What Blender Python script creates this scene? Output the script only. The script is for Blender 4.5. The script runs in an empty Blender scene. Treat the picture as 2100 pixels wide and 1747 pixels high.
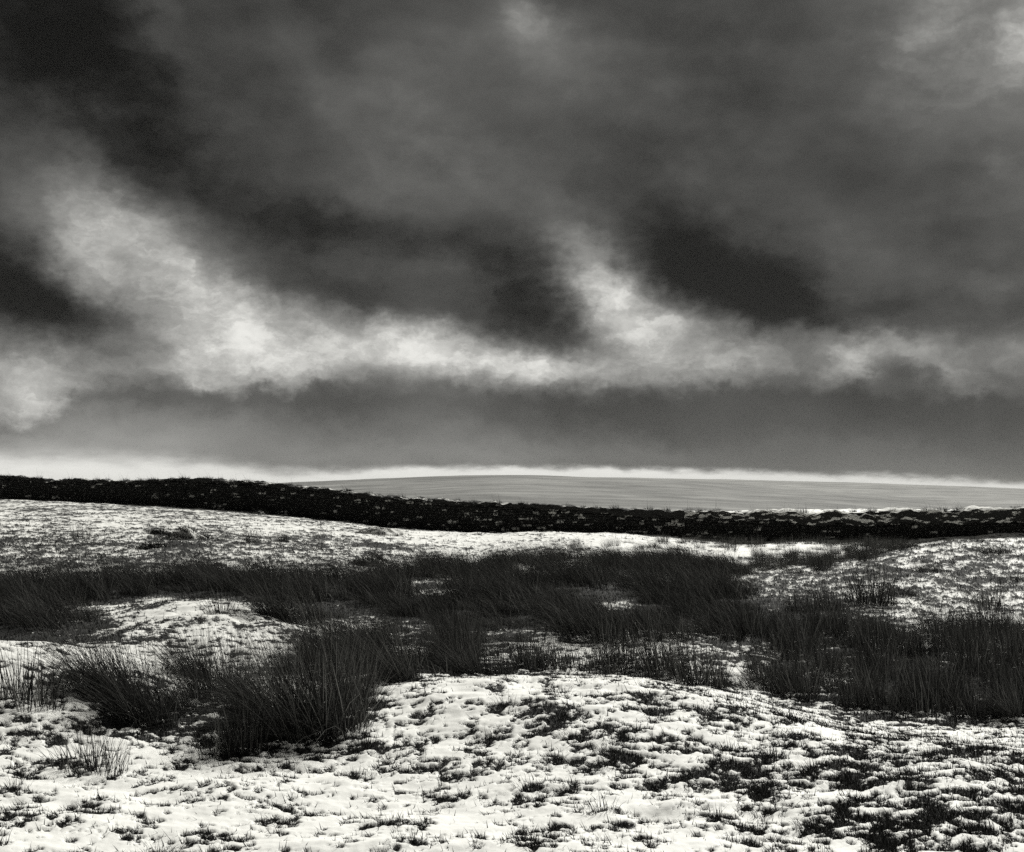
import bpy, math, random
import numpy as np

random.seed(7)
rng = np.random.default_rng(11)
SC = bpy.context.scene
COL = SC.collection

# ------------------------------------------------------------------ camera, sky, sun, exposure
F = 2535.0                      # focal length in units of a 2100 wide frame
EYE = 1.6
TILT = math.atan(136.5 / F)
cam_data = bpy.data.cameras.new("camera")
cam_data.sensor_width = 36.0
cam_data.lens = 36.0 * F / 2100.0
cam_data.clip_start = 0.1
cam_data.clip_end = 60000.0
cam = bpy.data.objects.new("camera", cam_data)
COL.objects.link(cam)
cam.location = (0, 0, EYE)
cam.rotation_euler = (math.radians(90) + TILT, 0, 0)
SC.camera = cam

SUN_AZ, SUN_EL = math.radians(24), math.radians(37)
SUN_STRENGTH, SUN_ANGLE = 4.4, math.radians(14)
EXPOSURE = 0.28
TINT = (1.0, 0.993, 0.945)

vs = SC.view_settings
vs.view_transform = 'Standard'
vs.look = 'None'
vs.gamma = 1.0
vs.use_curve_mapping = False
vs.exposure = EXPOSURE
SC.render.engine = 'CYCLES'
SC.cycles.max_bounces = 6
SC.cycles.diffuse_bounces = 3
SC.cycles.volume_bounces = 0
SC.cycles.use_denoising = False


def pix_dir(px, py):
    """direction through a point of the 2100 x 1747 frame -> (azimuth, elevation)"""
    u = (px - 1050.0) / F
    v = (873.5 - py) / F
    y = math.cos(TILT) - v * math.sin(TILT)
    z = math.sin(TILT) + v * math.cos(TILT)
    return math.atan2(u, y), math.atan2(z, math.hypot(u, y))


class NT:
    """small helper for building node trees"""
    def __init__(self, tree):
        self.t = tree

    def n(self, kind, **kw):
        nd = self.t.nodes.new(kind)
        for k, v in kw.items():
            setattr(nd, k, v)
        return nd

    def link(self, a, b):
        self.t.links.new(a, b)

    def put(self, sock, v):
        if hasattr(v, 'is_output') or isinstance(v, bpy.types.NodeSocket):
            self.link(v, sock)
        else:
            sock.default_value = v

    def m(self, op, a, b=None, c=None, clamp=False):
        nd = self.n('ShaderNodeMath', operation=op)
        nd.use_clamp = clamp
        self.put(nd.inputs[0], a)
        if b is not None:
            self.put(nd.inputs[1], b)
        if c is not None:
            self.put(nd.inputs[2], c)
        return nd.outputs[0]

    def vm(self, op, a, b=None, scale=None):
        nd = self.n('ShaderNodeVectorMath', operation=op)
        self.put(nd.inputs[0], a)
        if b is not None:
            self.put(nd.inputs[1], b)
        if scale is not None:
            self.put(nd.inputs['Scale'], scale)
        return nd.outputs['Value'] if op in ('DOT_PRODUCT', 'LENGTH') else nd.outputs[0]

    def noise(self, vec, scale, detail=3.0, rough=0.5, color=False):
        nd = self.n('ShaderNodeTexNoise')
        nd.noise_dimensions = '3D'
        self.put(nd.inputs['Vector'], vec)
        nd.inputs['Scale'].default_value = scale
        nd.inputs['Detail'].default_value = detail
        nd.inputs['Roughness'].default_value = rough
        return nd.outputs['Color'] if color else nd.outputs['Fac']

    def mapping(self, vec, loc=(0, 0, 0), rot=(0, 0, 0), scale=(1, 1, 1), kind='POINT'):
        nd = self.n('ShaderNodeMapping')
        nd.vector_type = kind
        self.put(nd.inputs['Vector'], vec)
        if kind in ('POINT', 'TEXTURE'):
            nd.inputs['Location'].default_value = loc
        nd.inputs['Rotation'].default_value = rot
        nd.inputs['Scale'].default_value = scale
        return nd.outputs[0]

    def smooth(self, v, lo, hi, a=0.0, b=1.0):
        nd = self.n('ShaderNodeMapRange', interpolation_type='SMOOTHSTEP')
        self.put(nd.inputs['Value'], v)
        self.put(nd.inputs['From Min'], lo)
        self.put(nd.inputs['From Max'], hi)
        nd.inputs['To Min'].default_value = a
        nd.inputs['To Max'].default_value = b
        return nd.outputs[0]

    def mixf(self, fac, a, b):
        nd = self.n('ShaderNodeMix', data_type='FLOAT')
        self.put(nd.inputs[0], fac)
        self.put(nd.inputs[2], a)
        self.put(nd.inputs[3], b)
        return nd.outputs[0]


# Cloud forms: centre (frame point), half widths, turn in degrees clockwise, change of tone
CLOUDS = [
    # dark forms
    (140, 115, 340, 125, 52, -.22), (-60, 60, 240, 180, 0, -.08), (330, 260, 200, 80, 50, -.06),
    (640, 60, 110, 70, 50, -.07), (520, 190, 220, 90, 50, -.04),
    (40, 598, 200, 68, 24, -.30), (200, 665, 140, 42, 20, -.17), (-150, 560, 150, 60, 20, -.10), (-40, 440, 150, 60, 60, -.07),
    (800, 492, 200, 46, 8, -.15), (620, 450, 120, 40, 5, -.08), (1060, 545, 110, 62, 42, -.13),
    (1090, 640, 105, 52, 30, -.20), (1000, 700, 60, 20, 20, -.04), (700, 600, 100, 42, 20, -.12), (850, 630, 120, 36, 10, -.06),
    (1490, 570, 145, 74, 18, -.36), (1400, 480, 80, 50, 30, -.05), (1600, 625, 140, 44, 22, -.13), (1800, 645, 140, 40, 4, -.08), (2000, 660, 100, 40, 0, -.08),
    (1560, 220, 330, 170, 40, -.05), (1300, 340, 120, 100, 40, -.05), (1400, 60, 150, 60, 0, -.03), (560, 330, 200, 70, 20, -.03),
    (1950, 470, 140, 70, 20, -.05), (2050, 250, 60, 70, 0, -.03),
    # light forms
    (110, 470, 170, 90, 40, .08), (330, 640, 260, 70, 38, .06), (700, 640, 160, 50, 5, .05), (1000, 610, 60, 20, 30, .04),
    (1560, 700, 130, 44, 8, .12), (1640, 730, 120, 30, 0, .10), (2010, 700, 110, 30, 10, .08), (140, 380, 70, 60, 50, .06), (650, 700, 120, 40, 0, .10), (930, 690, 120, 30, 8, .08),
    (215, 440, 120, 62, 58, .15), (290, 520, 200, 100, 55, .13), (235, 440, 50, 32, 40, .09), (360, 560, 60, 28, 40, .09),
    (430, 610, 210, 82, 42, .21), (500, 660, 120, 56, 35, .20), (270, 690, 260, 62, 0, .12), (190, 560, 60, 38, 60, .10),
    (560, 750, 260, 40, 3, .22), (840, 695, 170, 38, 8, .28), (830, 740, 150, 32, 12, .20), (1010, 745, 130, 32, 8, .30), (1110, 768, 100, 25, 0, .26), (1210, 755, 70, 30, 10, .18),
    (1270, 640, 110, 65, 38, .34), (1230, 580, 70, 38, 65, .15), (1190, 510, 90, 42, 60, .10), (1370, 695, 140, 62, 22, .22), (1420, 750, 130, 40, 0, .17),
    (1690, 680, 60, 25, 15, .15), (1750, 730, 40, 30, -20, .24), (1720, 762, 60, 22, -30, .16), (1870, 710, 130, 32, 15, .17), (1940, 760, 80, 22, 30, .16), (2080, 735, 50, 38, 0, .12),
    (40, 750, 220, 42, 0, .16), (90, 790, 80, 30, 15, .20), (30, 832, 95, 34, 10, .42), (430, 795, 24, 12, 20, .14), (390, 775, 60, 18, 15, .08), (250, 760, 160, 30, 0, .10),
    (1068, 40, 50, 40, 55, .18), (1150, 120, 110, 80, 30, .08), (2090, 75, 50, 44, 0, .24), (1950, 60, 150, 120, -30, .13), (1900, 30, 70, 34, -40, .10), (2300, 120, 300, 130, 0, .14),
    (2040, 335, 36, 26, 0, .08), (2040, 585, 40, 18, 0, .07), (830, 290, 130, 130, 40, .08), (620, 110, 130, 30, 55, .05), (330, 30, 90, 28, 60, .06), (1700, 480, 120, 70, 20, .08), (1960, 640, 60, 20, 0, .03), (700, 400, 160, 60, 20, .06), (1050, 420, 200, 60, 35, .05),
]
# tones inside the low bank
BANK = [(1050, 818, 800, 24, 0, -.045), (620, 820, 150, 36, 0, -.10), (330, 815, 130, 24, 0, -.04), (180, 880, 260, 50, -10, .08), (400, 900, 200, 30, -25, .06), (950, 890, 130, 60, 35, .08), (1180, 845, 170, 36, 6, -.07), (1080, 800, 80, 16, 0, .06),
        (1600, 830, 320, 50, 0, -.06), (1850, 880, 320, 50, 0, -.04), (1420, 800, 70, 26, 20, .04), (850, 800, 200, 20, 0, .05), (600, 925, 130, 24, 0, -.02), (150, 920, 260, 40, 0, .08), (700, 930, 500, 26, 0, .05), (1300, 930, 500, 26, 0, .03)]


def build_world():
    w = bpy.data.worlds.new("World")
    SC.world = w
    w.use_nodes = True
    w.node_tree.nodes.clear()
    t = NT(w.node_tree)
    co = t.n('ShaderNodeTexCoord').outputs['Generated']
    d = t.vm('NORMALIZE', co)
    sep = t.n('ShaderNodeSeparateXYZ')
    t.link(d, sep.inputs[0])
    X, Y, Z = sep.outputs
    az = t.m('ARCTAN2', X, Y)
    el = t.m('ARCSINE', Z)
    comb = t.n('ShaderNodeCombineXYZ')
    t.link(az, comb.inputs[0])
    t.link(el, comb.inputs[1])
    p = comb.outputs[0]
    # ragged edges: the cloud forms are pushed about by noise
    w1 = t.vm('SUBTRACT', t.noise(t.mapping(p, scale=(1, 1.7, 1)), 7.0, 3.0, .55, color=True), (.5, .5, .5))
    w3 = t.vm('SUBTRACT', t.noise(p, 90.0, 4.0, .6, color=True), (.5, .5, .5))
    w2 = t.vm('SUBTRACT', t.noise(t.mapping(p, scale=(1, 1.5, 1)), 34.0, 5.0, .62, color=True), (.5, .5, .5))
    pw = t.vm('ADD', p, t.vm('MULTIPLY', w1, (.055, .035, 0)))
    pw = t.vm('ADD', pw, t.vm('MULTIPLY', w2, (.040, .030, 0)))
    pw = t.vm('ADD', pw, t.vm('MULTIPLY', w3, (.012, .009, 0)))
    # general tone: noise laid on a flat cloud deck seen in perspective
    den = t.m('MAXIMUM', t.m('ADD', Z, .16), .06)
    deck = t.n('ShaderNodeCombineXYZ')
    t.link(t.m('DIVIDE', X, den), deck.inputs[0])
    t.link(t.m('DIVIDE', Y, den), deck.inputs[1])
    big = t.noise(deck.outputs[0], 1.3, 4.0, .55)
    streak = t.noise(t.mapping(pw, rot=(0, 0, math.radians(52)), scale=(1.0, 5.0, 1)), 3.2, 3.0, .5)
    fine = t.noise(t.mapping(p, rot=(0, 0, math.radians(25)), scale=(1.0, 1.5, 1)), 17.0, 4.0, .5)
    v = t.m('MULTIPLY_ADD', t.m('SUBTRACT', big, .5), .16, .300)
    v = t.m('MULTIPLY_ADD', t.m('SUBTRACT', streak, .5), .17, v)
    v = t.m('MULTIPLY_ADD', t.m('SUBTRACT', fine, .5), .15, v)

    def blobs(forms, v):
        q = pw
        for i, (cx, cy, sx, sy, rot, amp) in enumerate(forms):
            if i % 12 == 0:             # evaluate the forms in short runs (shader stack)
                q = t.vm('ADD', pw, t.vm('SCALE', v, scale=1e-7))
            a, e = pix_dir(cx, cy)
            loc = t.mapping(q, loc=(a, e, 0), rot=(0, 0, math.radians(-rot)), scale=(1.25 * sx / F, 1.25 * sy / F, 1), kind='TEXTURE')
            g = t.m('POWER', .367879, t.vm('DOT_PRODUCT', loc, loc))
            v = t.m('MULTIPLY_ADD', g, amp, v)
        return v
    mid = t.noise(t.mapping(p, rot=(0, 0, math.radians(30)), scale=(1.0, 1.6, 1)), 15.0, 6.0, .68)
    base = v
    v = blobs(CLOUDS, base)
    torn = t.smooth(t.noise(t.mapping(pw, rot=(0, 0, math.radians(20)), scale=(1.0, 1.9, 1)), 30.0, 6.0, .65), .38, .64, .84, 1.10)
    forms = t.m('MULTIPLY', t.m('SUBTRACT', v, base), t.m('MULTIPLY', torn, t.m('MULTIPLY_ADD', mid, 1.35, .28)))
    v = t.m('ADD', base, forms)

    def edge(points):
        """elevation of a cloud edge along the azimuth"""
        nd = t.n('ShaderNodeFloatCurve')
        t.put(nd.inputs['Value'], t.m('MULTIPLY_ADD', az, 1.0, .5, clamp=True))
        c = nd.mapping.curves[0]
        pts = [(pix_dir(x, y)[0] + .5, pix_dir(x, y)[1] * 5 + .4) for x, y in points]
        c.points[0].location = (0.0, pts[0][1])
        c.points[1].location = (1.0, pts[-1][1])
        for q in pts:
            c.points.new(*q)
        nd.mapping.update()
        return t.m('DIVIDE', t.m('SUBTRACT', nd.outputs[0], .4), 5.0)

    rag = t.m('SUBTRACT', t.noise(t.mapping(p, scale=(1, 1.2, 1)), 42.0, 6.0, .6), .5)
    rag_soft = t.m('SUBTRACT', t.noise(t.mapping(p, scale=(1, 1.0, 1)), 13.0, 3.0, .5), .5)
    # the long low bank
    top = edge([(-100, 890), (40, 872), (110, 850), (170, 808), (400, 806), (560, 792), (700, 778), (870, 772), (960, 790), (1150, 800), (1300, 795), (1500, 785), (1700, 792), (1900, 805), (2200, 805)])
    dv = t.m('SUBTRACT', el, top)
    dv = t.m('MULTIPLY_ADD', rag, -.046, dv)
    dv = t.m('MULTIPLY_ADD', rag_soft, -.016, dv)
    bank_mask = t.smooth(dv, -.010, .0045, 1.0, 0.0)
    bn = t.noise(t.mapping(pw, scale=(1, 2.2, 1)), 5.0, 3.0, .5)
    bank = t.m('MULTIPLY_ADD', t.m('SUBTRACT', bn, .5), .26, .385)
    bank = t.m('MULTIPLY_ADD', t.m('DIVIDE', t.m('SUBTRACT', el, .02), .06), -.035, bank)
    bank = t.m('MULTIPLY_ADD', az, -.07, bank)
    bank = blobs(BANK, bank)
    v = t.mixf(bank_mask, v, bank)
    # clear strip under the bank along the horizon
    low = edge([(-200, 942), (0, 941), (200, 942), (420, 953), (600, 970), (760, 964), (950, 959), (1150, 959), (1400, 964), (1700, 972), (1950, 983), (2150, 993)])
    dl = t.m('SUBTRACT', el, low)
    rag_low = t.m('SUBTRACT', t.noise(t.mapping(p, scale=(1, 3.0, 1)), 30.0, 5.0, .6), .5)
    dl = t.m('MULTIPLY_ADD', rag_low, -.012, dl)
    soft = t.smooth(az, -.30, -.05, .013, .0042)
    strip = t.smooth(dl, t.m('MULTIPLY', soft, -1.0), soft, 1.0, 0.0)
    glow = t.m('MULTIPLY_ADD', t.noise(t.mapping(p, scale=(1, 4, 1)), 22.0, 4.0, .55), .40, .84)
    glow = t.m('MULTIPLY_ADD', t.smooth(az, .02, .30), -.10, glow)
    v = t.mixf(strip, v, glow)
    # below the horizon
    v = t.mixf(t.smooth(el, -.12, -.03, 1.0, 0.0), v, .35)
    v = t.m('SMOOTH_MAX', v, .045, .12)
    v = t.m('SMOOTH_MIN', v, .93, .22)
    lin = t.m('POWER', v, 2.2)
    lin = t.m('DIVIDE', lin, 2 ** EXPOSURE)
    # a little clear-sky light comes through the cloud
    sky = t.n('ShaderNodeTexSky', sky_type='NISHITA')
    sky.sun_disc = False
    sky.sun_elevation = SUN_EL
    sky.sun_rotation = SUN_AZ
    bw = t.n('ShaderNodeRGBToBW')
    t.link(sky.outputs[0], bw.inputs[0])
    val = t.m('MULTIPLY_ADD', bw.outputs[0], .012, t.m('MULTIPLY', lin, 10.0))
    col = t.vm('SCALE', TINT, scale=val)
    bg = t.n('ShaderNodeBackground')
    t.link(col, bg.inputs['Color'])
    bg.inputs['Strength'].default_value = 0.1
    out = t.n('ShaderNodeOutputWorld')
    t.link(bg.outputs[0], out.inputs['Surface'])
    w.cycles.sampling_method = 'MANUAL'
    w.cycles.sample_map_resolution = 512


build_world()

sun_data = bpy.data.lights.new("sun", 'SUN')
sun_data.energy = SUN_STRENGTH
sun_data.angle = SUN_ANGLE
sun_data.color = TINT
sun = bpy.data.objects.new("sun", sun_data)
COL.objects.link(sun)
# the sun stands ahead of the camera, to the right: the lamp's -Z points away from it
from mathutils import Vector
sd = Vector((math.sin(SUN_AZ) * math.cos(SUN_EL), math.cos(SUN_AZ) * math.cos(SUN_EL), math.sin(SUN_EL)))
sun.rotation_euler = sd.to_track_quat('Z', 'Y').to_euler()


# ------------------------------------------------------------------ noise and terrain functions
def _hash(ix, iy, seed):
    h = (ix.astype(np.int64) * 374761393 + iy.astype(np.int64) * 668265263 + seed * 974634777) & 0xFFFFFFFF
    h = ((h ^ (h >> 13)) * 1274126177) & 0xFFFFFFFF
    h = h ^ (h >> 16)
    return (h & 0xFFFF) / 65535.0


def perlin(x, y, seed=0):
    x = np.asarray(x, dtype=np.float64)
    y = np.asarray(y, dtype=np.float64)
    ix, iy = np.floor(x), np.floor(y)
    fx, fy = x - ix, y - iy
    ux = fx * fx * fx * (fx * (fx * 6 - 15) + 10)
    uy = fy * fy * fy * (fy * (fy * 6 - 15) + 10)

    def g(dx, dy):
        a = _hash(ix + dx, iy + dy, seed) * (2 * math.pi)
        return np.cos(a) * (fx - dx) + np.sin(a) * (fy - dy)
    a = g(0, 0) * (1 - ux) + g(1, 0) * ux
    b = g(0, 1) * (1 - ux) + g(1, 1) * ux
    return (a * (1 - uy) + b * uy) * 1.5


def fbm(x, y, scale, octaves=3, seed=0, gain=.5):
    v, a, f, n = 0, 1.0, 1.0 / scale, 0
    for o in range(octaves):
        v = v + a * perlin(x * f + 17.3 * o, y * f - 9.1 * o, seed + o)
        n += a * a
        a *= gain
        f *= 2.03
    return v / math.sqrt(n)


def sstep(v, lo, hi):
    t = np.clip((v - lo) / (hi - lo), 0, 1)
    return t * t * (3 - 2 * t)


# control heights: (bearing as frame column, distance, height)
CTRL = [(-300, 4.2, 0), (500, 4.2, 0), (1050, 4.2, 0), (1600, 4.2, .02), (2400, 4.2, .04),
        (0, 6.5, .02), (500, 6.5, -.02), (1050, 6.5, .03), (1600, 6.5, .06), (2100, 6.3, .08),
        (800, 9.3, .13), (1000, 9.5, .18), (1200, 9.5, .18), (1500, 8.8, .14), (1700, 8.2, .09), (2000, 7.8, .09), (2150, 7.6, .09),
        (1050, 7.7, .08), (1500, 7.4, .09), (900, 8.0, .06),
        (1100, 11, -.08), (1500, 10.8, -.12), (1750, 10, -.16), (2000, 9.6, -.16), (2200, 9.6, -.12), (850, 11.5, -.02),
        (1100, 13.5, -.08), (1500, 13, -.10), (2000, 13, -.10), (2300, 13, -.06),
        (650, 8.2, 0), (280, 8.4, .01), (0, 8.2, .08), (-200, 9, .15), (100, 11, .34), (-200, 11.5, .42), (250, 10.6, .20), (380, 10, .05), (550, 10.5, .0),
        (100, 13, .06), (-200, 14, .08), (400, 13, .03), (400, 15.5, .22), (250, 14.6, .11), (550, 15.5, .19), (700, 13, -.03), (700, 16, .0),
        (0, 18, .10), (400, 18, .12), (900, 18, 0), (1200, 18, 0), (1500, 17, -.05), (2000, 16.5, -.05),
        (0, 22, .28), (500, 22, .20), (1000, 22, .0), (1300, 22, -.05),
        (2100, 30, .56), (2300, 31, .62), (1950, 28, .54), (1800, 26, .27), (1700, 24, .13), (1500, 19, -.05), (2100, 24, .25), (2100, 19, -.02), (1800, 20, .0),
        (2100, 39, -.1), (1800, 33, -.2), (2400, 40, .1), (1600, 30, -.15),
        (0, 32, .48), (500, 30, .40), (1000, 37, .0), (1120, 44, .16), (1120, 38, .06), (1400, 42, -.08), (1700, 42, -.10), (2100, 45, -.28), (750, 30, .17), (1200, 30, -.05),
        (860, 46, .17), (0, 45, .82), (500, 45, .60), (-300, 50, 1.1),
        (-300, 66, 1.4), (0, 62, 1.22), (250, 59, 1.0), (500, 56, .70), (700, 53.5, .33), (850, 51.5, .02), (1000, 50, -.08), (1500, 49, -.35), (1800, 48.5, -.37), (2100, 48, -.30), (2500, 47.5, -.2),
        (0, 75, 1.3), (500, 72, .7), (1000, 70, -.1), (1150, 60, -.05), (1480, 58, .42), (1800, 58, .42), (2150, 58, .45), (1480, 72, .45), (2100, 72, .5), (1480, 53, .1), (2100, 52, .1)]


def _tps_fit():
    P = np.array([(math.atan((px - 1050) / F) * 3.2, math.log(d) * 1.6) for px, d, z in CTRL])
    z = np.array([c[2] for c in CTRL])
    n = len(P)
    r2 = ((P[:, None] - P[None]) ** 2).sum(-1)
    K = np.where(r2 > 0, .5 * r2 * np.log(np.maximum(r2, 1e-12)), 0) + np.eye(n) * 1e-3
    Q = np.concatenate([np.ones((n, 1)), P], 1)
    A = np.zeros((n + 3, n + 3))
    A[:n, :n] = K
    A[:n, n:] = Q
    A[n:, :n] = Q.T
    return P, np.linalg.solve(A, np.concatenate([z, np.zeros(3)]))


TPS_P, TPS_W = _tps_fit()


def base_height(x, y):
    """smooth lie of the land, without tussocks"""
    shp = np.shape(x)
    x = np.ravel(np.asarray(x, float))
    y = np.ravel(np.asarray(y, float))
    d = np.maximum(np.hypot(x, y), 1e-3)
    az = np.arctan2(x, y)
    u = np.clip(az, -.62, .62) * 3.2
    lw = np.log(np.clip(d, 4.0, 80.0)) * 1.6
    out = np.zeros_like(d)
    n = len(TPS_P)
    for s in range(0, len(d), 60000):
        sl = slice(s, s + 60000)
        acc = TPS_W[n] + TPS_W[n + 1] * u[sl] + TPS_W[n + 2] * lw[sl]
        for k in range(n):
            r2 = (u[sl] - TPS_P[k, 0]) ** 2 + (lw[sl] - TPS_P[k, 1]) ** 2
            acc = acc + TPS_W[k] * .5 * r2 * np.log(np.maximum(r2, 1e-12))
        out[sl] = acc
    out *= 1 - sstep(np.abs(az), .75, 1.5)
    out *= sstep(d, 1.0, 4.0)
    fall = sstep(d, 76, 340)
    out = out * (1 - fall) - 42.0 * fall
    return out.reshape(shp)


def ground_at(px, py):
    """where the ray through a frame point meets the smooth ground"""
    az, el = pix_dir(px, py)
    d = 3.5 * (75 / 3.5) ** np.linspace(0, 1, 700)
    x, y = np.sin(az) * d, np.cos(az) * d
    below = base_height(x, y) > EYE + np.tan(el) * d
    i = int(np.argmax(below)) if below.any() else len(d) - 1
    return float(x[i]), float(y[i])


def cover(x, y):
    """share of the ground that snow hides, 0..1"""
    d = np.hypot(x, y)
    q = (np.arctan2(x, y))
    px = 1050 + F * np.tan(np.clip(q, -.9, .9))
    ld = np.log(np.maximum(d, 1))
    c = np.full_like(d, .62)

    def blob(cx, cd, sx, sd, val):
        nonlocal c
        w = np.exp(-(((px - cx) / sx) ** 2 + ((ld - math.log(cd)) / sd) ** 2))
        c = c * (1 - w) + val * w
    blob(300, 6.0, 900, .20, .66)
    blob(1100, 5.4, 800, .16, .66)
    blob(1900, 6.8, 420, .24, .44)
    blob(1350, 7.8, 420, .16, .53)
    blob(1050, 9.0, 200, .06, .66)
    blob(100, 10.0, 300, .18, .60)
    # rush beds
    blob(300, 17.5, 620, .13, .10)
    blob(50, 14.5, 260, .12, .16)
    blob(1150, 18, 420, .22, .07)
    blob(900, 12.5, 260, .18, .22)
    blob(1250, 13.4, 260, .07, .62)
    blob(1900, 12, 420, .16, .15)
    blob(1600, 16, 160, .15, .18)
    blob(400, 15.3, 170, .07, .70)
    blob(620, 8.7, 140, .09, .30)
    blob(300, 9.0, 150, .08, .38)
    blob(460, 9.0, 110, .08, .28)
    # open snow between the rushes
    for gx, gd, gw in ((1262, 17.6, 55), (890, 19.4, 60), (738, 15.0, 40), (820, 13.0, 45), (200, 16.7, 70), (330, 17.3, 80), (640, 18.6, 45), (1560, 11.6, 60), (1690, 12.3, 40)):
        blob(gx, gd, gw * 1.1, .045, .68)
    # beyond the rushes
    blob(300, 30, 700, .24, .50)
    blob(300, 52, 900, .20, .54)
    blob(1100, 43, 500, .16, .66)
    blob(200, 24, 300, .10, .45)
    blob(1950, 23, 400, .22, .44)
    blob(1700, 41, 400, .12, .85)
    # hummocks
    blob(375, 28, 45, .05, .15)
    blob(775, 33, 55, .05, .2)
    return np.clip(c, .02, .98)


_qs = np.linspace(.01, .99, 99)
_zs = np.array([math.sqrt(2) * (lambda p: (math.copysign(math.sqrt(math.sqrt((2 / (math.pi * .147) + math.log(1 - (2 * p - 1) ** 2) / 2) ** 2 - math.log(1 - (2 * p - 1) ** 2) / .147) - (2 / (math.pi * .147) + math.log(1 - (2 * p - 1) ** 2) / 2)), 2 * p - 1)))(p) for p in _qs])


def relief(x, y):
    """hummocks and tussocks of the turf under the snow"""
    d = np.hypot(x, y)
    h = .045 * fbm(x, y, 1.5, 2, 3)
    hum = fbm(x, y * 1.15, .42, 2, 21)
    amp = .45 + 1.0 * sstep(fbm(x, y, 1.9, 2, 101), -.6, .9)
    h = h + .027 * hum * amp
    fine = fbm(x, y, .15, 2, 41)
    h = h + .0045 * fine * amp * (1 - .5 * sstep(d, 15, 40))
    return h, hum, fine


def surface(x, y):
    """height of the visible surface and its snow value (above 0: snow)"""
    z0 = base_height(x, y)
    h, hum, fine = relief(x, y)
    e = .03
    h2, _, _ = relief(x + .5 * e, y - .87 * e)
    slope = (h - h2) / e                      # camera-facing sides: backlit dark side put in as missing snow
    d = np.hypot(x, y)
    n1 = fbm(x, y, .50, 2, 61)
    n2 = fbm(x, y * 1.2, .17, 2, 71)
    n3 = fbm(x, y, .058, 3, 81)
    n0 = fbm(x, y, 2.1, 2, 51) * sstep(d, 16, 30)
    near = 1 - .55 * sstep(d, 14, 40)
    s = .60 * n0 + .80 * n1 + 1.10 * n2 + 1.05 * n3 * near - 1.1 * slope - .15 * hum
    s = s / 1.45
    snow = s * .9 + np.interp(cover(x, y), _qs, _zs)
    thick = .016 * sstep(snow, -.25, .35) + .003 * fbm(x, y, .07, 2, 91) * sstep(snow, 0, .6)
    # farther off the turf stands up in tussocks through thinner snow
    far = sstep(d, 12, 20)
    tus = .055 * (1 - sstep(snow, -.5, .35)) * (1 + .5 * n2)
    z = z0 + h + thick * (1 - .6 * far) + tus * far
    return z, snow


def mesh_from(name, verts, faces_flat, loop_counts, smooth=True):
    me = bpy.data.meshes.new(name)
    verts = np.asarray(verts, dtype=np.float32)
    faces_flat = np.asarray(faces_flat, dtype=np.int32).ravel()
    loop_counts = np.asarray(loop_counts, dtype=np.int32)
    me.vertices.add(len(verts))
    me.vertices.foreach_set('co', verts.ravel())
    me.loops.add(len(faces_flat))
    me.loops.foreach_set('vertex_index', faces_flat)
    me.polygons.add(len(loop_counts))
    me.polygons.foreach_set('loop_start', np.concatenate([[0], np.cumsum(loop_counts)[:-1]]).astype(np.int32))
    me.polygons.foreach_set('loop_total', loop_counts)
    if smooth:
        me.polygons.foreach_set('use_smooth', np.ones(len(loop_counts), dtype=bool))
    me.update(calc_edges=True)
    return me


def grid_mesh(name, X, Y, Z, wrap=False):
    r, c = X.shape
    V = np.stack([X, Y, Z], -1).reshape(-1, 3)
    i = np.arange(r - 1)[:, None]
    j = np.arange(c if wrap else c - 1)[None]
    j2 = (j + 1) % c
    f = np.stack([i * c + j, (i + 1) * c + j, (i + 1) * c + j2, i * c + j2], -1).reshape(-1, 4)
    f = f[:, ::-1]
    return mesh_from(name, V, f, np.full(len(f), 4))


def add_obj(name, me, mat=None, parent=None, loc=(0, 0, 0), **props):
    o = bpy.data.objects.new(name, me)
    COL.objects.link(o)
    if mat is not None and not me.materials:
        me.materials.append(mat)
    o.location = loc
    if parent is not None:
        o.parent = parent
    for k, v in props.items():
        o[k] = v
    return o


# ------------------------------------------------------------------ materials
def new_mat(name):
    m = bpy.data.materials.new(name)
    m.use_nodes = True
    m.node_tree.nodes.clear()
    return m, NT(m.node_tree)


def grey(v):
    return (v * TINT[0], v * TINT[1], v * TINT[2], 1)


def finish(t, color, rough=.9, normal=None, spec=.2):
    b = t.n('ShaderNodeBsdfPrincipled')
    t.put(b.inputs['Base Color'], color)
    t.put(b.inputs['Roughness'], rough)
    b.inputs['Specular IOR Level'].default_value = spec
    if normal is not None:
        t.link(normal, b.inputs['Normal'])
    o = t.n('ShaderNodeOutputMaterial')
    t.link(b.outputs[0], o.inputs['Surface'])
    return b


def tone(t, val):
    return t.vm('SCALE', TINT, scale=val)


def bump(t, h, strength, dist):
    b = t.n('ShaderNodeBump')
    b.inputs['Strength'].default_value = strength
    b.inputs['Distance'].default_value = dist
    t.link(h, b.inputs['Height'])
    return b.outputs[0]


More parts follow.
